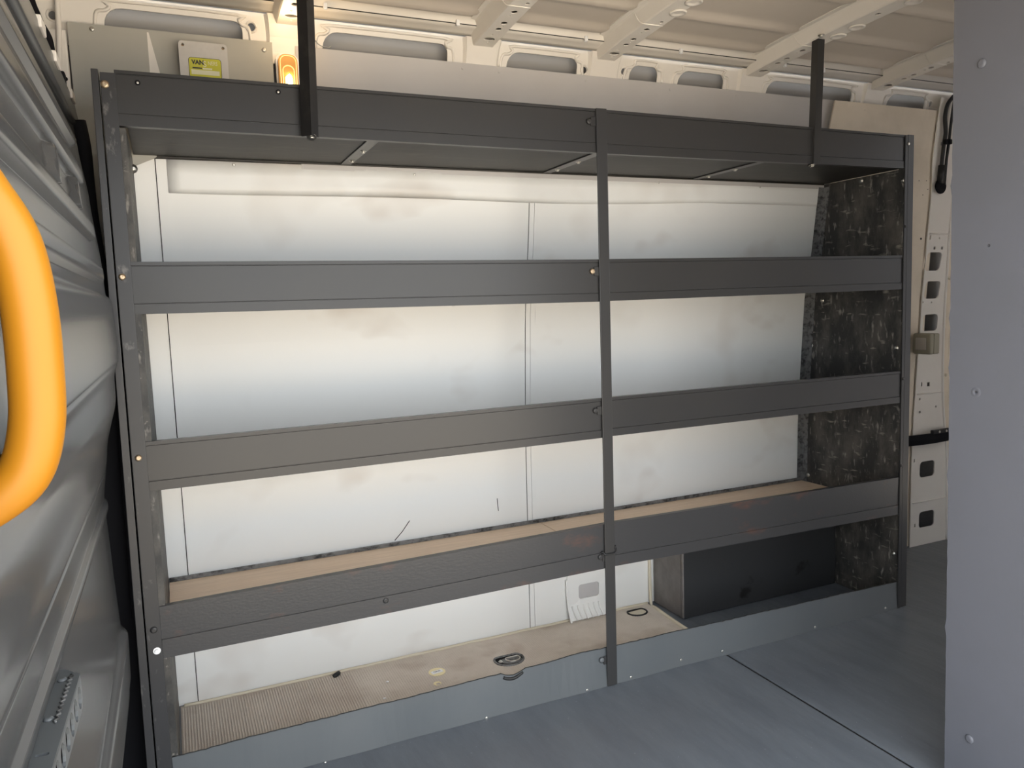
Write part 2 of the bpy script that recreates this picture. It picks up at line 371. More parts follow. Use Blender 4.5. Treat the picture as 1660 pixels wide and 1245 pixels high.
# roof panel with long swages
BOWS = [.415, .968, 1.385, 1.975, 2.565, 3.15]
def zr(y): return 1.945-.03*((y+.45)/.7)**2
SW = [.205, .055, -.165, -.40, -.63, -.86, -1.10]
def sw(x, y):
    d = 0
    for s in SW:
        t = (y-s)/.034
        if abs(t) < 1: d += .013*(math.cos(t*math.pi)*.5+.5)
    k = min(abs(x-b) for b in BOWS); e = min(1, max(0, (k-.045)/.035)); e = e*e*(3-2*e)
    return d*e
bm = bmesh.new(); X = [-.80+.024*i for i in range(189)]; Y = [.236-.0115*j for j in range(141)]
G = [[bm.verts.new((x, y, zr(y)-sw(x, y))) for y in Y] for x in X]
for i in range(len(X)-1):
    for j in range(len(Y)-1): bm.faces.new((G[i][j], G[i+1][j], G[i+1][j+1], G[i][j+1]))
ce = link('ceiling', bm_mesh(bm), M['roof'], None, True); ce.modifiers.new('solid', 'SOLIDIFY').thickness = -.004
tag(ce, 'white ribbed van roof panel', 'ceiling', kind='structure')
box('roof_leak_cap', -.80, 3.70, .20, .60, 1.955, 1.975, M['roof'], ce, 0)  # unseen cap, added to keep sky light out of the roof gap
box('roof_end_leak_cap', -.80, -.76, -1.40, .60, -.1, 1.975, M['roof'], ce, 0)  # unseen end piece, added to close a leak of sky light
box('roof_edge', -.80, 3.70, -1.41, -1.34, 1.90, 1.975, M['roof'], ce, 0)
# roof bows: folded section with real holes
def bow_mesh():
    bm = bmesh.new()
    ys = [.312-.03*k for k in range(55)]
    hl = [(0, .262, .017, .011), (.004, .284, .003, .003), (-.004, .232, .004, .004), (0, .195, .009, .009), (.004, .176, .004, .004), (0, .155, .009, .009),
          (0, .086, .009, .009), (-.004, .108, .004, .004), (.012, .03, .006, .006), (0, -.04, .006, .006), (0, -.11, .006, .006), (0, -.20, .008, .008), (0, -.30, .006, .006), (0, -.42, .008, .008), (0, -.6, .008, .008), (0, -.8, .008, .008), (0, -1.0, .008, .008)]
    out = dense([(-.030, .312), (-.030, -1.30), (.030, -1.30), (.030, .312)], .03)
    me = plate_mesh(out, [circ(x, y, rx, ry) for x, y, rx, ry in hl], lambda u, v, wv: Vector((u, v, zr(v)-.044+.0025*wv)), True)
    bm.from_mesh(me)
    for s in (-1, 1):
        rows = []
        for y in ys:
            b = zr(y); rows.append([bm.verts.new((s*.030, y, b-.044)), bm.verts.new((s*.033, y, b-.0405)), bm.verts.new((s*.046, y, b-.010)), bm.verts.new((s*.050, y, b-.0045)), bm.verts.new((s*.064, y, b-.003)), bm.verts.new((s*.064, y, b+.004))])
        for a, b in zip(rows, rows[1:]):
            for j in range(5): bm.faces.new((a[j], b[j], b[j+1], a[j+1]))
    y = .312; b = zr(y)
    e = [bm.verts.new(p) for p in ((-.030, y, b-.044), (.030, y, b-.044), (.046, y, b-.01), (.046, y, b+.004), (-.046, y, b+.004), (-.046, y, b-.01))]; bm.faces.new(e)
    return bm_mesh(bm)
BM_ = bow_mesh(); BM_.materials.append(M['white'])
cup = bmesh.new(); loft_bm(cup, [[(r*math.cos(2*math.pi*k/18), -h, r*math.sin(2*math.pi*k/18)) for k in range(18)] for r, h in ((.024, 0), (.0235, .004), (.018, .0045), (.015, .001), (.008, .001))], True); CUP = bm_mesh(cup)
for xb in BOWS:
    o = link('roof_bow', BM_, None, ce); o.location = (xb, 0, 0)
    for yy in (-.04, -.11, -.30):
        q = place(CUP, 'bow_boss', (xb+.018, yy, zr(yy)-.0438), M['white'], ce, (0, 0, -1)); q['label'] = 'round pressed boss on roof bow'
    tube('bow_bracket_seam', [(xb-.047, .075, zr(.075)-.006), (xb-.037, .068, zr(.068)-.032), (xb-.031, .05, zr(.05)-.0445), (xb+.03, .05, zr(.05)-.0445)], .0016, M['white'], ce, 6, 3)
    # bulged foot of the bow running down the wall
    bm = bmesh.new(); rings = []
    for v, wd, dp in ((.98, .062, .016), (.8, .058, .012), (.55, .056, .009), (.25, .058, .007), (0, .060, .006)):
        p = railpt(0, v, 0); rings.append([(xb-wd, p.y, p.z), (xb-wd+.008, p.y-dp, p.z), (xb+wd-.008, p.y-dp, p.z), (xb+wd, p.y, p.z)])
    loft_bm(bm, rings); link('bow_foot', bm_mesh(bm), M['white'], ce, False)

# grey partition panel on the right of the door opening
PX = 1.60  # panel set further back, widening the opening for more daylight
E1, E2 = U(1547, 0, 0, PX), U(1531, 1245, 0, PX)
def pe(z): return E2.y+(E1.y-E2.y)*(z-E2.z)/(E1.z-E2.z)
out = [(-1.36, .0), (-1.36, 1.93)]
n = 90
out += [(pe(1.93-1.93*k/n) + .0012*noise.noise(Vector((0, 0, k*.9))) + (.003 if k in (28, 41, 46, 57, 73) else 0), 1.93-1.93*k/n) for k in range(n+1)]
wr = plate('wall_right', out, [circ(U(1603, 398, 0, PX).y, U(1603, 398, 0, PX).z, .0032), circ(U(1582, 636, 0, PX).y, U(1582, 636, 0, PX).z, .003)], lambda u, v, wv: Vector((PX+.012*wv, u, v)), M['panel'])
tag(wr, 'grey painted sheet partition at the right of the opening', 'wall', kind='structure')
for px, py, s in ((1592, 103, 1.0), (1572, 1198, 1.0)): place(dome_mesh(.0095, .005), 'screw_cap', U(px, py, 0, PX+.0002), M['panel'], wr, (-1, 0, 0), s)
bm = bmesh.new()                                    # dimpled rim round a screw hole
p = U(1582, 636, 0, PX)
loft_bm(bm, [[(PX+.0002-h, p.y+r*math.cos(2*math.pi*k/20), p.z+r*math.sin(2*math.pi*k/20)) for k in range(20)] for r, h in ((.012, 0), (.009, .0008), (.005, .0014), (.0032, .0002))], False)
link('dimpled_rim', bm_mesh(bm), M['panel'], wr, True)
# remaining shell of the van behind the panel, behind the camera and at the rear
sh = bpy.data.objects.new('wall_front', None); COL.objects.link(sh); tag(sh, 'van side with the sliding door opening, widened to add daylight', 'wall', kind='structure')
box('side_panel', PX+.02, 3.7, -1.40, -1.36, -.1, 1.95, M['panel'], sh, 0)
box('unseen_door_header', -.66, PX+.02, -1.40, -1.34, 1.68, 1.95, M['panel'], sh, 0)  # unseen header, set low and dark to dim the top rail
box('side_panel', -.9, -.16, -1.40, -1.36, -.1, 1.95, M['white'], sh, 0)
re = bpy.data.objects.new('wall_rear', None); COL.objects.link(re); tag(re, 'white rear doors of the van, unseen, one set open to add daylight', 'wall', kind='structure')
box('unseen_rear_door', 3.66, 3.70, -.44, .6, -.05, 1.97, M['white'], re, .003)
rd = box('unseen_rear_door', 0, .04, 0, .92, -.05, 1.97, M['panel'], re, .003); rd.location = (3.68, -1.38, 0); rd.rotation_euler = (0, 0, math.radians(-58))  # unseen leaf, invented as open to bring daylight in from the rear

# rear pillar with its openings (right, beyond the rack)
wp = bpy.data.objects.new('trim_1', None); COL.objects.link(wp); tag(wp, 'white pressed rear pillar with square openings', 'pillar', kind='structure')
PO = -.030
Lp = [(1523, 178), (1512, 260), (1502, 400), (1496, 470), (1491, 545), (1484, 640), (1478, 745), (1475, 880)]
Rp = [(1549, 150), (1546, 260), (1537, 400), (1533, 470), (1529, 545), (1528, 640), (1535, 745), (1534, 884)]
Lw = [W(*p, PO) for p in Lp]; Rw = [W(*p, PO) for p in Rp]
def inter(L, z, i):
    L = sorted(L, key=lambda p: p.z)
    if z <= L[0].z: return L[0][i]
    for a, b in zip(L, L[1:]):
        if z <= b.z: return a[i]+(b[i]-a[i])*(z-a.z)/(b.z-a.z)
    return L[-1][i]
zz = [.0+1.86*k/40 for k in range(41)]
out = [(inter(Lw, z, 0), z) for z in zz]+[(inter(Rw, z, 0), z) for z in zz[::-1]]
ph = []
for px, py, ww, hh in ((1513, 424, .088, .074), (1511, 470, .088, .072), (1508, 523, .088, .070), (1503, 760, .092, .070), (1502, 841, .096, .072)):
    c = W(px, py, PO); ph.append(rrect(c.x, c.z, ww, hh, .017))
for px, py, r in ((1523, 386, .004), (1496, 490, .004), (1510, 490, .004), (1491, 647, .0055), (1517, 659, .0055), (1491, 668, .0055)):
    c = W(px, py, PO); ph.append(circ(c.x, c.z, r, r, 10))
for px, py, ww, hh in ((1508, 385, .008, .018), (1515, 402, .012, .012), (1527, 402, .012, .012), (1494, 623, .007, .018), (1505, 623, .016, .018), (1482, 747, .007, .016), (1483, 852, .007, .016), (1527, 233, .014, .014), (1524, 283, .014, .014)):
    c = W(px, py, PO); ph.append(rrect(c.x, c.z, ww, hh, .002, 2))
plate('pillar_sheet', dense(out, .03), ph, lambda u, v, wv: Vector((u, yw(v)+PO+.004*wv, v)), M['white'], wp)
tube('pillar_edge', [Vector((inter(Rw, z, 0), yw(z)+PO, z)) for z in zz], .006, M['white'], wp, 8)
bm = bmesh.new(); rows = []                          # return face and cream seal beside it
for z in zz:
    x = inter(Rw, z, 0); y = yw(z)+PO; rows.append([(x, y, z), (x+.04, y+.005, z), (x+.075, y-.03, z), (x+.075, y+.03, z), (x, y+.03, z)])
loft_bm(bm, rows); link('pillar_seal', bm_mesh(bm), M['cream'], wp)
for z in (.57, .80, 1.30):
    pass
for px, py in ((1500, 379), (1500, 638), (1500, 812)):
    c = W(px, py, PO); tube('pressed_step', [Vector((inter(Lw, c.z, 0)+.01, c.y-.001, c.z)), Vector((inter(Rw, c.z, 0)-.006, c.y-.001, c.z))], .0035, M['white'], wp, 8)
for px, py in ((1533, 608), (1539, 451)): place(BOLT, 'screw', W(px, py, PO-.01), M['caulk'], wp, s=.8)

# bulkhead on the left: pressed sheet with ribs, built as one formed surface
BX = [(0, -.150), (.118, -.127), (.234, -.103), (.343, -.076), (.428, -.074), (.597, -.080), (.735, -.084), (.842, -.070), (.947, -.046), (1.054, -.044), (1.21, -.050), (1.352, -.062), (1.45, -.074), (1.526, -.086), (1.62, -.100), (1.7, -.102)]
def bx(z):
    for (a, xa), (b, xb) in zip(BX, BX[1:]):
        if z <= b:
            t = (z-a)/(b-a); t = t*t*(3-2*t)*.5+t*.5; return xa+(xb-xa)*t
    return BX[-1][1]
def sm(a, b, v):
    t = min(1, max(0, (v-a)/(b-a))); return t*t*(3-2*t)
def bulk_x(y, z):
    x = bx(z)
    k = sm(-.06, .10, y)*(1-sm(1.46, 1.56, z)); x = x*(1-k)+min(x, -.135)*k
    # horizontal pressed ribs in the upper half
    for zc, h, d, y0, y1 in ((1.195, .016, .010, -1.3, -.16), (1.268, .017, .012, -1.3, -.24), (1.355, .019, .013, -1.3, -.30), (1.432, .013, .009, -1.3, -.22)):
        t = abs(z-zc)/h
        if t < 1: x += d*(1-sm(.62, 1, t))*(1-sm(y1-.03, y1, y))
    # upright presses that break the ribs into windows
    for yc in (-.70, -.44):
        t = abs(y-yc-.35*(z-1.31))/.028
        if t < 1 and 1.285 < z < 1.336: x += .012*(1-sm(.55, 1, t))
    x += .010*sm(1.160, 1.145, z)*sm(.99, 1.03, z)                 # shoulder of the waist band
    t = abs(z-1.020)/.0035; x -= .0035*max(0, 1-t)
    t = abs(z-.800)/.0030; x -= .0030*max(0, 1-t)
    t = abs(z-.722)/.011; x += .0060*(1-sm(.55, 1, t)) if t < 1 else 0   # long raised rib
    x += .012*sm(.455, .435, z-.10*(y+.06)*0)                       # lower plate stands proud
    t = abs(z-.30)/.012; x += .004*(1-sm(.4, 1, t)) if t < 1 else 0
    x -= .022*sm(1.478, 1.488, z)*(1-sm(1.540, 1.548, z))
    return x
wl = None
bm = bmesh.new()
ZB = [i*.0040 for i in range(407)]; YB = [-1.36+.0125*j for j in range(133)]
G = [[bm.verts.new((bulk_x(y, z), y, z)) for y in YB] for z in ZB]
for i in range(len(ZB)-1):
    for j in range(len(YB)-1): bm.faces.new((G[i][j], G[i][j+1], G[i+1][j+1], G[i+1][j]))
wl = link('wall_left', bm_mesh(bm), M['bulk'], None, True); md = wl.modifiers.new('solid', 'SOLIDIFY'); md.thickness = .003; md.offset = -1
tag(wl, 'dark grey pressed steel bulkhead with horizontal ribs', 'bulkhead', kind='structure')
box('top_flange', -.135, -.099, -1.36, .27, 1.622, 1.630, M['bulk'], wl, .002)
for px, py in ((64, 36), (90, 108), (117, 176)):
    p = U(px, py, 0, -.098); box('flange_tab', -.104, -.092, p.y-.03, p.y+.03, 1.612, 1.633, M['white'], wl, .002)
box('cab_lining', -.75, -.70, -1.36, .6, -.05, 1.95, M['blackm'], wl, 0)
tube('edge_seal', [U(128, 196, 1, .16), U(137, 240, 1, .16), U(143, 300, 1, .15), U(150, 360, 1, .13), U(162, 430, 1, .11), U(176, 500, 1, .10), U(184, 560, 1, .10), U(186, 640, 1, .10)], .014, M['black'], wl, 10, 4)
box('gap_shade_panel', -.24, -.049, .085, .10, 0, .99, M['black'], wl, .002)  # black sheet added behind the gap to stand in for its shade
tube('trim_seal', [U(196, 650, 1, .03), U(203, 760, 1, .03), U(214, 900, 1, .03), U(222, 1000, 1, .03)], .010, M['black'], wl, 8, 3)
tube('wiring_sleeve', [U(40, -30, 1, .26), U(50, 5, 1, .26), U(58, 24, 1, .26), U(62, 34, 1, .27)], .011, M['black'], wl, 10, 3)
tube('foam_seal', [U(66, 44, 1, .24), U(76, 62, 1, .24), U(80, 82, 1, .24), U(84, 100, 1, .24)], .012, M['black'], wl, 10, 3)
box('seal_clip', -.112, -.098, .12, .15, 1.625, 1.650, M['black'], wl, .003)
# body pillar seen above the bulkhead
box('pillar_face', -.45, -.104, .318, .336, 1.2, 1.80, M['white'], wb, .004)
tube('pillar_bead', [(-.135, .315, 1.60), (-.124, .315, 1.72), (-.118, .313, 1.80), (-.116, .309, 1.88)], .006, M['white'], wb, 8, 3)
tube('pillar_bead', [(-.20, .315, 1.60), (-.175, .315, 1.79), (-.172, .309, 1.88)], .006, M['white'], wb, 8, 3)
place(HOLED, 'round_hole', U(106, 128, 1, .3175), M['black'], wb, s=1.2)

# ================================================================== SHELVING RACK
rk = empty('shelving_rack', 'dark grey steel shelving rack with four lipped shelves against the white side wall', 'shelving')
def rail(p, x0, x1, grooves, m, yo=0.0, bulge=0):
    """p = pixel corners (top left, bottom left, top right, bottom right) read on the front plane"""
    (a, b, c, d) = [U(*q, 1, 0).z for q in p]
    xa, xb_ = U(*p[0], 1, 0).x, U(*p[2], 1, 0).x
    def zt(x): t = (x-xa)/(xb_-xa); return a+(c-a)*t, b+(d-b)*t
    rings = []
    N = 12
    for k in range(N+1):
        x = x0+(x1-x0)*k/N; zt_, zb_ = zt(x); h = zt_-zb_; B = -bulge*math.sin(math.pi*k/N)
        f = [(.016, 0), (0, 0)]
        for gpos, side in grooves:                     # side: +1 band above the line proud
            f += [(0, gpos-.012), (.0024, gpos-.006), (.0024, gpos+.002), (.0012, gpos+.010)] if side < 0 else [(.0012, gpos-.010), (.0024, gpos-.002), (.0024, gpos+.006), (0, gpos+.012)]
        f += [(0, 1), (.016, 1), (.016, .985), (.003, .985), (.003, .02), (.016, .02)]
        rings.append([(x, yo+y+(B if y < .01 else 0), zb_+h*t) for y, t in f])
    bm = bmesh.new(); loft_bm(bm, rings); o = link('rail', bm_mesh(bm), m, rk)
    return o
XL, XM0, XM1, XR = .003, 1.178, 1.1795, 2.338
R = {}
G2 = [(.20, -1), (.92, 1)]
R[1] = rail(((188, 113), (190, 203.5), (965, 176), (964, 247.5)), XL, XM0, [(.22, -1), (.93, 1)], M['paint'])
rail(((983, 178), (983, 249), (1469, 219), (1467, 273)), XM1, XR, [(.22, -1), (.93, 1)], M['paint'])
rail(((206.6, 424.5), (211.6, 510), (968, 420.5), (970, 489)), XL, XM0, G2, M['paint'])
rail(((986, 420), (988, 488), (1465, 414), (1465, 469)), XM1, XR, G2, M['paint'])
rail(((232, 717), (239, 797), (973, 646), (975, 710)), XL, XM0, G2, M['paint'])
rail(((990, 644), (992, 707), (1461.5, 601.5), (1460, 653)), XM1, XR, G2, M['paint'])
rail(((256, 984.5), (264, 1067.6), (978, 850), (978, 922)), XL, XM0, [(.37, -1)], M['paint_rust'], bulge=.004)
rail(((995, 847), (996, 918), (1457, 774), (1455.6, 834)), XM1, XR, [(.26, -1)], M['paint_rust'])
# kick panels with a ragged upper edge
def kick(x0, x1, zl, zrr, notch=None):
    n = int((x1-x0)/.012); top = []
    for k in range(n+1):
        x = x0+(x1-x0)*k/n; z = zl+(zrr-zl)*k/n + .0022*noise.noise(Vector((x*60, 3, 1))) + .002*noise.noise(Vector((x*9, 1, 7)))
        if notch and abs(x-notch) < .03: z -= .011*math.sqrt(max(0, 1-((x-notch)/.03)**2))
        top.append((x, z))
    def f(u, v, wv):
        dent = .004*noise.noise(Vector((u*6, v*9, 2)))
        return Vector((u, .003+dent-.010*max(0, 1-v/.035)**2*.6+.0025*wv, v))
    low = [(x1-(x1-x0)*k/40, 0) for k in range(41)]
    o = plate('kick_panel', top+[(x1, .05)]+low+[(x0, .05)], [], f, M['kick'], rk)
    # dark crumbled sealant along the cut edge
    for k in range(0, n-1, 1):
        pass
    pts = [Vector((x, .0045+.004*noise.noise(Vector((x*6, z*9, 2))), z+.0008)) for x, z in top]
    tube('cut_edge', pts, .0016, M['sealant'], o, 5)
    return o
nx = U(832, 1097, 1, 0).x
k1 = kick(.003, 1.176, U(277, 1229.6, 1, 0).z, U(982, 1051, 1, 0).z, nx)
k2 = kick(1.178, 2.338, U(1000, 1047, 1, 0).z, U(1455, 944, 1, 0).z)
tube('weld_lump', [(nx-.028, .003, .100), (nx-.012, .001, .0935), (nx+.008, .001, .0935), (nx+.03, .003, .103)], .0045, M['sealant'], k1, 8, 3)
for px, py in ((788, 1163), (527, 1236), (951, 1118), (1022, 1097), (1103, 1069), (1170, 1055), (1550-230, 1016), (1434, 985)):
    p = U(px, py, 1, -.001); place(SCR, 'screw', (p.x, -.004, p.z), M['steel'], rk, s=.75)
# posts
def strip(name, pts_top, pts_bot, y0, y1, m, parent=rk, bev=.0012):
    (a, b), (c, d) = pts_top, pts_bot                  # (x0, x1) at top z and bottom z
    bm = bmesh.new(); zt, zb = b, d
    loft_bm(bm, [[(c[0], y0, zb), (c[1], y0, zb), (c[1], y1, zb), (c[0], y1, zb)], [(a[0], y0, zt), (a[1], y0, zt), (a[1], y1, zt), (a[0], y1, zt)]])
    bmesh.ops.bevel(bm, geom=bm.edges[:], offset=bev, segments=2, affect='EDGES', profile=.5)
    return link(name, bm_mesh(bm), m, parent)
strip('post', ((-.024, .005), 1.620), ((-.029, .002), 0), -.004, .0, M['worn'])
strip('post_web', ((-.024, -.021), 1.620), ((-.029, -.026), 0), .0, .045, M['paint'])
strip('outer_post', ((-.040, -.0268), 1.626), ((-.050, -.0320), 0), -.003, .04, M['worn'])
strip('post', ((1.1575, 1.1900), 1.628), ((1.1535, 1.1860), .001), -.0075, -.0035, M['paint'])
strip('post_web', ((1.1855, 1.1895), 1.628), ((1.1815, 1.1855), .001), -.0035, .030, M['black'])
strip('post', ((2.336, 2.350), 1.624), ((2.340, 2.353), .001), -.003, .0005, M['paint'])
strip('outer_post', ((2.352, 2.379), 1.626), ((2.355, 2.384), .001), -.001, .035, M['paint'])
# end panels: the boards follow the wall behind
def end_panel(x0, x1, z0, z1, m, yf=.004):
    bm = bmesh.new(); rings = []
    for k in range(17):
        z = z0+(z1-z0)*k/16; rings.append([(x0, yf, z), (x1, yf, z), (x1, yw(z)-.004, z), (x0, yw(z)-.004, z)])
    loft_bm(bm, rings); return link('end_panel', bm_mesh(bm), m, rk)
lp = end_panel(.000, .016, .002, 1.510, M['scuffed']); lp['label'] = 'scuffed black plywood end board, left'
rp = end_panel(2.340, 2.352, .002, 1.516, M['scuffed']); rp['label'] = 'scuffed black plywood end board, right'
def corner_angle(x, s):
    bm = bmesh.new(); rings = []
    for k in range(15):
        z = .35+(1.505-.35)*k/14; y = yw(z)-.005
        rings.append([(x, y-.030, z), (x+s*.003, y-.030, z), (x+s*.003, y-.003, z), (x+s*.024, y-.003, z), (x+s*.024, y, z), (x, y, z)])
    loft_bm(bm, rings); return link('corner_angle', bm_mesh(bm), M['silver'], rk)
corner_angle(2.339, -1)
# shelf boards: z of their upper faces, board and cross brackets
def shelf(z, t, m, xx, name='shelf_board', yb=.012):
    for a, b in xx: box(name, a, b, .004, yw(z)-yb, z-t, z, m, rk, .001)
bxs = []
zs = U(190, 204, 1, 0).z+.004
bracks = [((601, 232), (583, 271)), ((952, 256), (888, 285)), ((1224, 266), (1150, 293))]
bxc = [U(*a, 2, zs-.004).x for a, _ in bracks]
cuts = [.018]+bxc+[2.339]
shelf(zs+.013, .013, M['plydark'], [(a+.001, b-.001) for a, b in zip(cuts, cuts[1:])], 'top_shelf_board')
for xb in bxc:
    b_ = box('cross_bracket', xb-.013, xb+.016, .010, yw(zs)-.012, zs-.0035, zs-.0003, M['paint'], rk, .001)
    for yy in (.14, .27): place(HEX, 'bolt', (xb+.006, yy, zs-.0035), M['steel'], rk, (0, 0, -1), .8)
box('back_angle', .018, 2.33, yw(1.49)-.020, yw(1.49)-.016, zs-.005, zs, M['plydark'], rk, .001)
for z in (1.131, .744):
    shelf(z, .012, M['plydark'], [(.018, 1.170), (1.172, 2.339)])
zp = .372
shelf(zp, .012, M['ply'], [(.018, 1.170), (1.172, 2.339)], 'plywood_shelf_board', .004)
def back_strip(z0, h):
    box('back_angle', .018, 2.337, yw(z0)-.010, yw(z0)-.006, z0, z0+h, M['silver'], rk, .001)
back_strip(zp, .013)
# bolts and screws on the rack
DOME = dome_mesh(.0085, .0065, seg=16)
for px, py, s, m in ((170, 137, 1.0, 'brass'), (198, 449, .85, 'brass'), (224.5, 742.5, .85, 'brass'), (249.5, 1021, .9, 'paint')):
    place(DOME, 'bolt', U(px, py, 1, -.0038), M[m], rk, s=s)
place(HEX, 'bolt', U(254.5, 1055, 1, -.0038), M['whitepl'], rk, s=.8)
for px, py in ((223, 134), (451, 149)):
    place(HOLED, 'screw_hole', U(px, py, 1, -.0005), M['black'], rk, s=1.2); place(RIV, 'screw', U(px, py, 1, -.0009), M['steel'], rk, s=.7)
for px, py, m in ((954.5, 197, 'paint'), (960, 440, 'brass'), (965, 665.5, 'paint'), (625, 973, 'paint'), (975, 1070, 'kick'), (973, 903, 'paint')):
    place(DOME, 'bolt', U(px, py, 1, -.001), M[m], rk, s=.95)
    if px > 900: p = U(px+6, py, 1, -.001); box('post_tab', p.x-.006, 1.158, -.0035, -.0012, p.z-.012, p.z+.012, M['paint'], rk, .0008)
for px, py in ((1473, 233), (1468, 367), (1464, 614), (1461, 755)): place(SCR, 'screw', U(px, py, 1, -.0035), M['steel' if py < 300 else 'paint'], rk, s=.9)
for px, py in ((1336, 322), (1333, 487), (1315.5, 560), (1310, 770), (1448, 897), (1396, 293), (1453, 564), (1464, 293)):
    place(BOLTW, 'bolt', U(px, py, 0, 2.3395), M['steel'], rk, (-1, 0, 0), .75)
p = U(205, 273, 1, .30); place(BOLTW, 'bolt', (.0165, .30, p.z), M['steel'], rk, (.35, -.9, 0), 1.0)
for px, py, z in ((580, 502, 1.118), (922, 492, 1.117), (1116, 486, 1.117), (1178, 480, 1.117), (1386, 472, 1.117)):
    p = U(px, py, 2, z-.003); place(HEX, 'bolt', (p.x, .02, z), M['steel'], rk, (0, 0, -1), .75)
for px, py in ((605, 898), (252, 935)): p = U(px, py, 1, yw(.39)-.011); place(HEX, 'bolt', p, M['steel'], rk, s=.8)
# roof braces of angle iron
def angle(name, top, bot, leg, m, rot=45, cut=False):
    t = .003; prof = [(0, 0), (leg, 0), (leg, t), (t, t), (t, leg), (0, leg)]; c, s = math.cos(math.radians(rot)), math.sin(math.radians(rot))
    pr = [(x*c-y*s, x*s+y*c) for x, y in prof]
    rings = [[(q.x+x, q.y+y, q.z+(.012*x/leg if cut and i == 0 else 0)) for x, y in pr] for i, q in enumerate((Vector(bot), Vector(top)))]
    bm = bmesh.new(); loft_bm(bm, rings); o = link(name, bm_mesh(bm), m, rk); return o
pb = U(505, 219, 1, -.036); pt = U(497, 0, 1, -.036); d = (pt-pb)/(pt.z-pb.z); ptop = pb+d*(zr(-.04)-.0445-pb.z)
angle('roof_brace', ptop, pb, .027, M['blackm'], 45)
place(HEX, 'brace_bolt', U(505, 222, 1, -.020)+Vector((0, 0, 0)), M['steel'], rk, (0, -.5, -.9), 1.1)
pb = U(1319, 268, 1, -.006); pt = U(1326, 71, 1, -.006); d = (pt-pb)/(pt.z-pb.z); ptop = pb+d*(zr(-.01)-.0445-pb.z)
angle('roof_brace', ptop, pb, .026, M['paint'], -2, True)
place(HEX, 'brace_bolt', U(1316, 268, 1, -.008), M['steel'], rk, (0, -.3, -1), 1.0)
place(HEX, 'brace_bolt', (ptop.x-.012, -.03, zr(-.03)-.044), M['steel'], rk, (0, 0, -1), 1.0)

# ================================================================== THINGS
# wheel arch box under the right bay
c0 = U(1108, 1005, 2, .0); wx, wy = c0.x, c0.y
wa = empty('wheel_arch_box', 'black painted wheel arch box under the lowest shelf at right', 'wheel arch', loc=(wx, wy, .002))
def wbx(name, x0, x1, y0, y1, z0, z1, m): return box(name, x0-wx, x1-wx, y0-wy, y1-wy, z0-.002, z1-.002, m, wa, .003)
wbx('front_panel', wx, 2.338, wy, wy+.012, .002, .352, M['wheelbox'])
wbx('side_panel', wx, wx+.012, wy+.013, .452, .002, .352, M['wheelside'])
wbx('top_panel', wx, 2.338, wy+.002, .445, .352, .357, M['wheelbox'])
wbx('corner_trim', wx-.002, wx+.004, wy-.002, wy+.010, .004, .351, M['wheelside'])

# cable tie on the middle post
ct = empty('cable_tie', 'thin black wire tie looped round the middle post', 'cable tie', loc=(1.172, -.006, .415))
cz = U(985, 897, 1, -.01).z
tube('loop', [local(ct, p) for p in ((1.150, -.004, cz+.006), (1.152, -.010, cz-.002), (1.172, -.0115, cz-.003), (1.188, -.0105, cz+.000), (1.194, -.006, cz+.010), (1.190, -.005, cz+.016), (1.187, -.009, cz+.010))], .0022, M['cable'], ct, 8, 4)
tube('tail', [local(ct, p) for p in ((1.150, -.004, cz+.006), (1.146, -.006, cz+.002), (1.143, -.007, cz+.006))], .0022, M['cable'], ct, 8, 3)

# electrical box with its yellow label
eb0 = U(289, 66, 1, .285); eb1 = U(367, 73, 1, .285)
ebx0, ebx1, ebz1 = eb0.x, eb1.x, (eb0.z+eb1.z)/2; ebz0 = ebz1-.16
eb = empty('electrical_box', 'pale grey plastic electrical box with yellow label on the wall above the rack', 'electrical box', loc=((ebx0+ebx1)/2, .322, ebz0))
ex, ez = (ebx0+ebx1)/2, (ebz0+ebz1)/2; ew, eh = ebx1-ebx0, ebz1-ebz0
def ebf(y0, y1): return lambda u, v, wv: Vector((u-eb.location.x, y0+(y1-y0)*wv-eb.location.y, v-eb.location.z))
plate('body', rrect(ex, ez, ew, eh, .008), [], ebf(.292, .3225), M['boxgrey'], eb)
plate('lid', rrect(ex, ez, ew+.002, eh+.002, .009), [circ(ex+sx*(ew/2-.009), ez+sz*(eh/2-.009), .0038) for sx in (-1, 1) for sz in (-1, 1)], ebf(.284, .2915), M['boxgrey'], eb)
for sx in (-1, 1):
    for sz in (-1, 1): place(RIV, 'lid_screw', (ex+sx*(ew/2-.009), .2905, ez+sz*(eh/2-.009)), M['brass'], eb, s=.8)
lx, lz, lw, lh = ex+.002, ebz1-.062, .077, .050
lb = plate('label', rrect(lx, lz, lw, lh, .007), [], ebf(.2834, .2839), M['ink'], eb)
plate('label_face', rrect(lx, lz, lw-.0024, lh-.0024, .006), [], ebf(.2830, .2834), M['sticker'], lb)
def text(name, s, size, loc, m, parent, rot=(math.pi/2, 0, 0), bold=.0, sx=1.0):
    cu = bpy.data.curves.new(name, 'FONT'); cu.body = s; cu.size = size; cu.align_x = 'LEFT'; cu.offset = bold; cu.extrude = .00012
    o = bpy.data.objects.new(name, cu); COL.objects.link(o)
    dg = bpy.context.evaluated_depsgraph_get(); me = bpy.data.meshes.new_from_object(o.evaluated_get(dg)); bpy.data.objects.remove(o)
    me.materials.clear(); t = link(name, me, m, parent); t.location = loc; t.rotation_euler = rot; t.scale = (sx, 1, 1); return t
L0 = eb.location
text('label_lettering', 'VAN', .0145, (lx-.031-L0.x, .2828-L0.y, lz+.0085-L0.z), M['ink'], lb, bold=.0006, sx=.95)
text('label_lettering', 'S', .0200, (lx-.0055-L0.x, .2828-L0.y, lz+.0035-L0.z), M['inkpale'], lb)
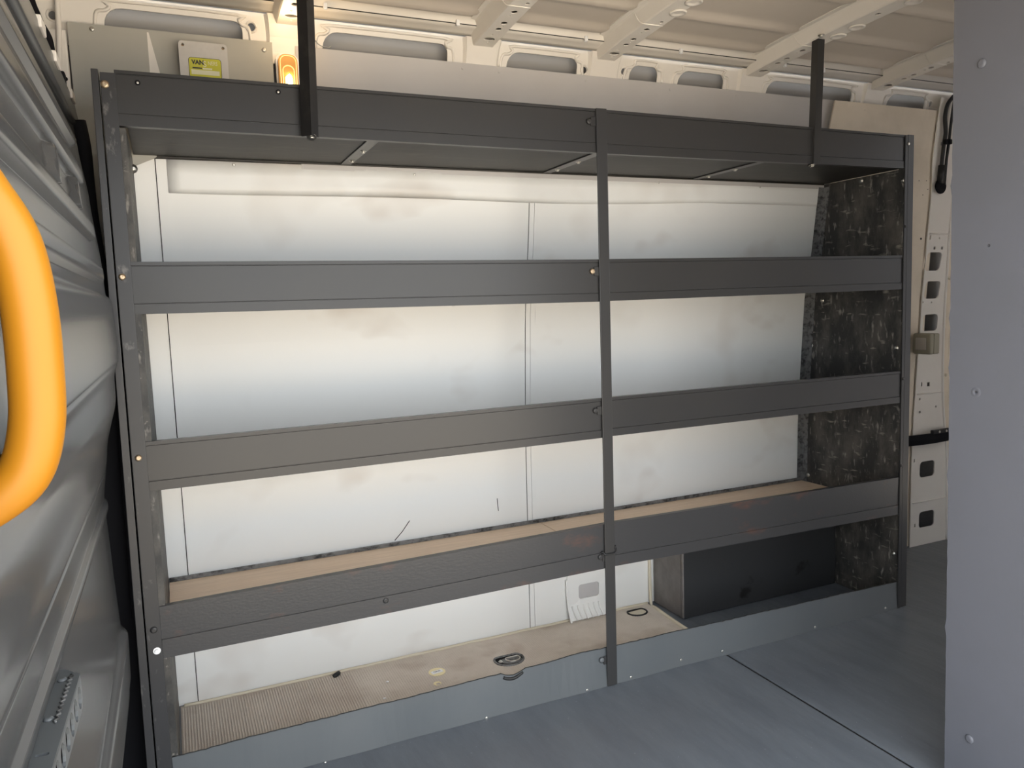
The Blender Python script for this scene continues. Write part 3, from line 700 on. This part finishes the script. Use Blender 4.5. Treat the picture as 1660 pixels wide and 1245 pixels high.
text('label_lettering', 'NERS', .0135, (lx+.0065-L0.x, .2828-L0.y, lz+.0085-L0.z), M['inkpale'], lb, sx=.72)
box('label_print', lx-.030-L0.x, lx-.008-L0.x, .2827-L0.y, .2830-L0.y, lz-.002-L0.z, lz+.001-L0.z, M['ink'], lb, 0)
box('label_print', lx-.006-L0.x, lx+.016-L0.x, .2827-L0.y, .2830-L0.y, lz-.003-L0.z, lz+.001-L0.z, M['inkpale'], lb, 0)
box('label_print', lx-.033-L0.x, lx+.033-L0.x, .2827-L0.y, .2830-L0.y, lz-.016-L0.z, lz-.005-L0.z, M['inkpale'], lb, 0)

# interior lamp glowing behind the top rail
a = U(451, 88, 1, .305); b = U(482, 88, 1, .305)
lmx, lmz1, lmw = (a.x+b.x)/2, a.z+.004, b.x-a.x; lmh = .135; lmz = lmz1-lmh/2
lm = empty('interior_lamp', 'glowing oblong interior lamp on the wall beside the black brace', 'lamp', loc=(lmx, .33, lmz-lmh/2))
def lf(y0, y1): return lambda u, v, wv: Vector((u, y0+(y1-y0)*wv-.33, v+lmh/2))
plate('surround', rrect(0, 0, lmw+.010, lmh+.010, .02), [], lf(.322, .336), M['whitepl'], lm)
ln = plate('lens', rrect(0, 0, lmw, lmh, .018), [], lf(.310, .3215), M['lens'], lm)
for k in range(4):
    w2, h2 = lmw-.008-.011*k, lmh-.008-.030*k
    if w2 < .006: break
    pts = rrect(0, -.010*k, w2, h2, min(w2/2.05, .016)); pts.append(pts[0])
    tube('lens_rib', [(x, .3095-.33, z+lmh/2) for x, z in pts], .0014, M['lensrib'], ln, 6)
bm = bmesh.new(); bmesh.ops.create_uvsphere(bm, u_segments=12, v_segments=8, radius=1)
for v in bm.verts: v.co = Vector((v.co.x*.0065+.001, v.co.y*.004+.306-.33, v.co.z*.016+lmh*.5+.0))
link('bulb', bm_mesh(bm), M['bulb'], lm, True)
pl = bpy.data.lights.new('lamp_glow', 'POINT'); pl.energy = .085; pl.color = (1, .70, .38); pl.shadow_soft_size = .02
po = bpy.data.objects.new('lamp_glow', pl); COL.objects.link(po); po.parent = lm; po.location = (0, -.10, lmh+.05)

# thin wire hanging from behind the brace
o = tube('thin_wire', [U(505, 45, 1, .20), U(509, 62, 1, .24), U(518, 73, 1, .29), U(532, 77, 1, .326), U(536, 75, 1, .33)], .0013, M['boxgrey'], None, 6, 4)
tag(o, 'thin pale wire curling out beside the black roof brace', 'wire')

# lashing rings and the yellow disc on the mat
def lash(px, py, ww, dd, label, filled):
    c = U(px, py, 2, .002)
    t = empty('lashing_point', label, 'lashing ring', 'lashing points in the rack floor', (c.x, c.y, .002))
    D = []
    for k in range(25):
        a_ = 2*math.pi*k/24; x = math.cos(a_)*ww/2; y = math.sin(a_)*dd/2; y = min(y, dd*.30); D.append((x, y, .001))
    tube('rim', D, .0035, M['sealant'] if filled else M['silver'], t, 8)
    me = plate_mesh([(x, y) for x, y, _ in D[:-1]], [], lambda u, v, wv: Vector((u, v, .0006)), False)
    link('cup_floor', me, M['caulk'] if filled else M['black'], t)
    if not filled:
        me = plate_mesh([(x*.74+.006, y*.62-.006) for x, y, _ in D[:-1]], [], lambda u, v, wv: Vector((u, v, .0012+.0006*noise.noise(Vector((u*90, v*90, 0))))), False)
        link('rubble', me, M['silver'], t)
        tube('ring', [(x*.5+.012, y*.45-.004, .0028) for x, y, _ in D], .0022, M['steel'], t, 6)
        place(HEX, 'bolt', (c.x-.030, c.y-.004, .003), M['steel'], t, (0, 0, 1), .7)
    else:
        tube('dark_slot', [(-ww*.42, dd*.27, .0012), (ww*.1, dd*.30, .0012)], .004, M['sealant'], t, 6)  # dark strip along the back edge of the recess
    return t
lash(825, 1069, .094, .085, 'open recessed lashing ring in the brown mat near the yellow disc', False)
lash(1033, 992.5, .072, .062, 'filled lashing recess in the mat right of the middle post', True)
c = U(708.5, 1089.5, 2, .002)
dk = empty('floor_disc', 'small yellowed oval disc with pale paper label stuck on the brown mat', 'disc', loc=(c.x, c.y, .0016))
plate('disc', circ(0, 0, .026, .026, 24), [], lambda u, v, wv: Vector((u, v, .0014*wv)), M['disc'], dk)
pp = box('paper_label', -.018, .018, -.009, .009, .0014, .0018, M['whitepl'], dk, 0); pp.rotation_euler = (0, 0, .12)
text('paper_lettering', 'OKO', .011, (-.011, -.004, .0005+.0018), M['ink'], dk, (0, 0, .12), sx=.9)
o = plate('floor_stain_ring', circ(U(709, 1108, 2, .002).x, U(709, 1108, 2, .002).y, .012), [circ(U(709, 1108, 2, .002).x+.002, U(709, 1108, 2, .002).y-.004, .007)], lambda u, v, wv: Vector((u, v, .0016+.001*wv)), M['disc'])
tag(o, 'small broken yellow ring just in front of the yellowed disc', 'ring')
for px, py, lab in ((628, 1105, 'small white crumb on the brown mat left of the disc'), (623, 1132, 'tiny white crumb on the mat close to the kick panel edge')):
    p = U(px, py, 2, .003); bm = bmesh.new(); bmesh.ops.create_icosphere(bm, subdivisions=1, radius=.0035)
    for v in bm.verts: v.co = Vector((v.co.x*1.5, v.co.y, v.co.z*.6))+p
    o = link('crumb', bm_mesh(bm), M['whitepl']); tag(o, lab, 'crumb')
o = tube('dark_plug', [U(541, 1097, 2, .004), U(545, 1094, 2, .008), U(549, 1091, 2, .006)], .007, M['sealant'], None, 8, 3); tag(o, 'small dark rubber plug at the wall foot in the rack', 'plug')

# switch on the rear pillar
sp0 = W(1497, 557, PO)
sx_, sz_ = sp0.x, sp0.z; sy_ = yw(sp0.z)+PO
sw_ = empty('light_switch', 'olive grey surface switch box with beige rocker on the rear pillar', 'switch', loc=(sx_, sy_, sz_-.043))
yn = sy_-.082                                       # edge nearest the camera
fx = U(1508, 558, 1, yn).x; fz = U(1508, 558, 1, yn).z
def sbx(name, x0, x1, y0, y1, hz, m, bev): return box(name, x0-sx_, x1-sx_, y0-sy_, y1-sy_, fz-hz-sw_.location.z, fz+hz-sw_.location.z, m, sw_, bev)
sbx('cover', fx, fx+.024, yn, yn+.082, .043, M['swbody'], .006)
sbx('back_box', fx+.0245, fx+.058, yn+.001, yn+.081, .042, M['swbody'], .005)
sbx('rocker', fx-.004, fx+.001, yn+.018, yn+.066, .025, M['swface'], .002)
# black strap across the pillar
s0 = W(1474, 715, PO-.02); s1 = W(1540, 715, PO-.02)
st = empty('door_strap', 'black check strap across the rear pillar beside the rack', 'strap', loc=(s0.x, s0.y, s0.z-.03))
pts = [local(st, Vector((s0.x+(s1.x-s0.x)*k/6-.01, s0.y-.010*math.sin(math.pi*k/6), s0.z))) for k in range(7)]
bm = bmesh.new(); loft_bm(bm, [[p+Vector((0, -.004, -.022)), p+Vector((0, -.008, 0)), p+Vector((0, -.004, .022)), p+Vector((0, .004, .022)), p+Vector((0, .004, -.022))] for p in pts]); link('band', bm_mesh(bm), M['black'], st, False)
h0 = W(1507, 706, PO-.02); h1 = W(1535, 706, PO-.02)
hg = box('hinge_plate', h0.x-s0.x, h1.x-s0.x, -.018, -.002, .048, .066, M['blackm'], st, .004)
for t in (.35, .75): place(SCR, 'hinge_screw', (h0.x+(h1.x-h0.x)*t, s0.y-.018, s0.z+.026), M['steel'], st, s=1.0)
# cable loop with grommet
gp = W(1524, 302, PO-.006)
cb = empty('wiring_cable', 'black wiring cable looping up the rear pillar from a round grommet', 'cable', loc=gp)
def cw(px, py, off=-.012): return local(cb, W(px, py, PO+off))
tube('cable', [cw(1524, 296), cw(1527, 262), cw(1530, 235), cw(1533, 215), cw(1532, 190), cw(1536, 170), cw(1545, 157), cw(1549, 154)], .0075, M['cable'], cb, 8, 4)
tube('cable', [cw(1531, 300), cw(1534, 262), cw(1538, 232), cw(1541, 205), cw(1545, 175), cw(1548, 158)], .0055, M['cable'], cb, 8, 4)
tube('sleeve', [cw(1524, 297), cw(1527, 268)], .013, M['cable'], cb, 10)
place(dome_mesh(.030, .012, seg=20), 'grommet', gp, M['black'], cb)
for px in (1533, 1539): q = cw(px, 230, -.018); box('cable_clip', q.x-.008, q.x+.008, q.y-.008, q.y+.008, q.z-.010, q.z+.010, M['black'], cb, .003)

# yellow grab handle by the door
hy = -1.29
gh = empty('grab_handle', 'bright yellow curved grab handle at the left of the door opening', 'handle', loc=(-.09, hy, .94))
hp = [(-220, 215), (-90, 245), (-20, 325), (22, 395), (46, 490), (58, 600), (60, 690), (42, 762), (-5, 808), (-90, 850), (-220, 870)]
tube('grip', [local(gh, U(px, py, 1, hy)) for px, py in hp], .0158, M['yellow'], gh, 24, 6)
for py in (215, 870):
    p = local(gh, U(-220, py, 1, hy)); box('mount', p.x-.03, p.x+.01, -.022, .022, p.z-.024, p.z+.024, M['yellow'], gh, .008)

# slotted bracket on the bulkhead with a white end cap
sb = empty('slotted_bracket', 'grey slotted steel bracket low on the bulkhead with a white end cap', 'bracket', loc=(-.07, -.7, .5))
XF = -.056
f0 = U(130, 1092, 0, XF); y1_, z1_ = f0.y, f0.z
f1 = U(84, 1245, 0, XF); sl_ = (f1.z-z1_)/(f1.y-y1_)
y0_ = f1.y-.10
def bkf(u, v, wv): return local(sb, (XF-.003*wv, u, z1_+sl_*(u-y1_)+v))
slots = []
yy = y1_-.022
while yy > y0_+.03:
    slots.append([(yy+.0135*math.cos(t)-.004*math.sin(t), -.021+.0145*math.sin(t)) for t in (2*math.pi*k/14 for k in range(14))]); yy -= .036
plate('slotted_face', [(y1_, -.002), (y0_, -.002), (y0_, -.040), (y1_-.006, -.040), (y1_, -.030)], slots, bkf, M['kick'], sb)
plate('lower_face', [(XF-.003, y1_), (XF-.003, y0_), (-.085, y0_), (-.085, y1_)], [], lambda u, v, wv: local(sb, (u, v, z1_+sl_*(v-y1_)-.040-.003*wv)), M['kick'], sb)
def tf(u, v, wv): return local(sb, (u, v, z1_+sl_*(v-y1_)-.003*wv))
plate('top_face', [(XF, y1_), (XF, y0_), (-.085, y0_), (-.085, y1_+.03), (-.076, y1_+.028)], [rrect(-.068, y1_-.20, .012, .006, .002, 2)], tf, M['kick'], sb)
prism('slot_shade_block', [local(sb, (XF-.0045, y1_-.004, z1_-.005-.0*sl_)), local(sb, (-.079, y1_-.004, z1_-.005)), local(sb, (-.079, y1_-.004, z1_-.037)), local(sb, (XF-.0045, y1_-.004, z1_-.037))], (0, y0_-y1_+.008, sl_*(y0_-y1_)), M['black'], sb)  # black block added inside the channel so the slots read as shaded
tube('weld_bead', [local(sb, (-.065+.002*math.sin(k*2.1), y1_-.004*k, z1_+sl_*(-.004*k)+.001)) for k in range(34)], .0014, M['silver'], sb, 6)
for k in (.012, .12): place(BOLT, 'bolt', (-.073, y1_-k, z1_-sl_*k), M['kick'], sb, (0, 0, 1), .6)
pw = U(74, 1238, 1, y0_+.03); 
box('end_cap', local(sb, pw).x-.09, local(sb, pw).x, y0_-.06-sb.location.y, y0_+.03-sb.location.y, local(sb, pw).z-.05, local(sb, pw).z, M['whitepl'], sb, .008)
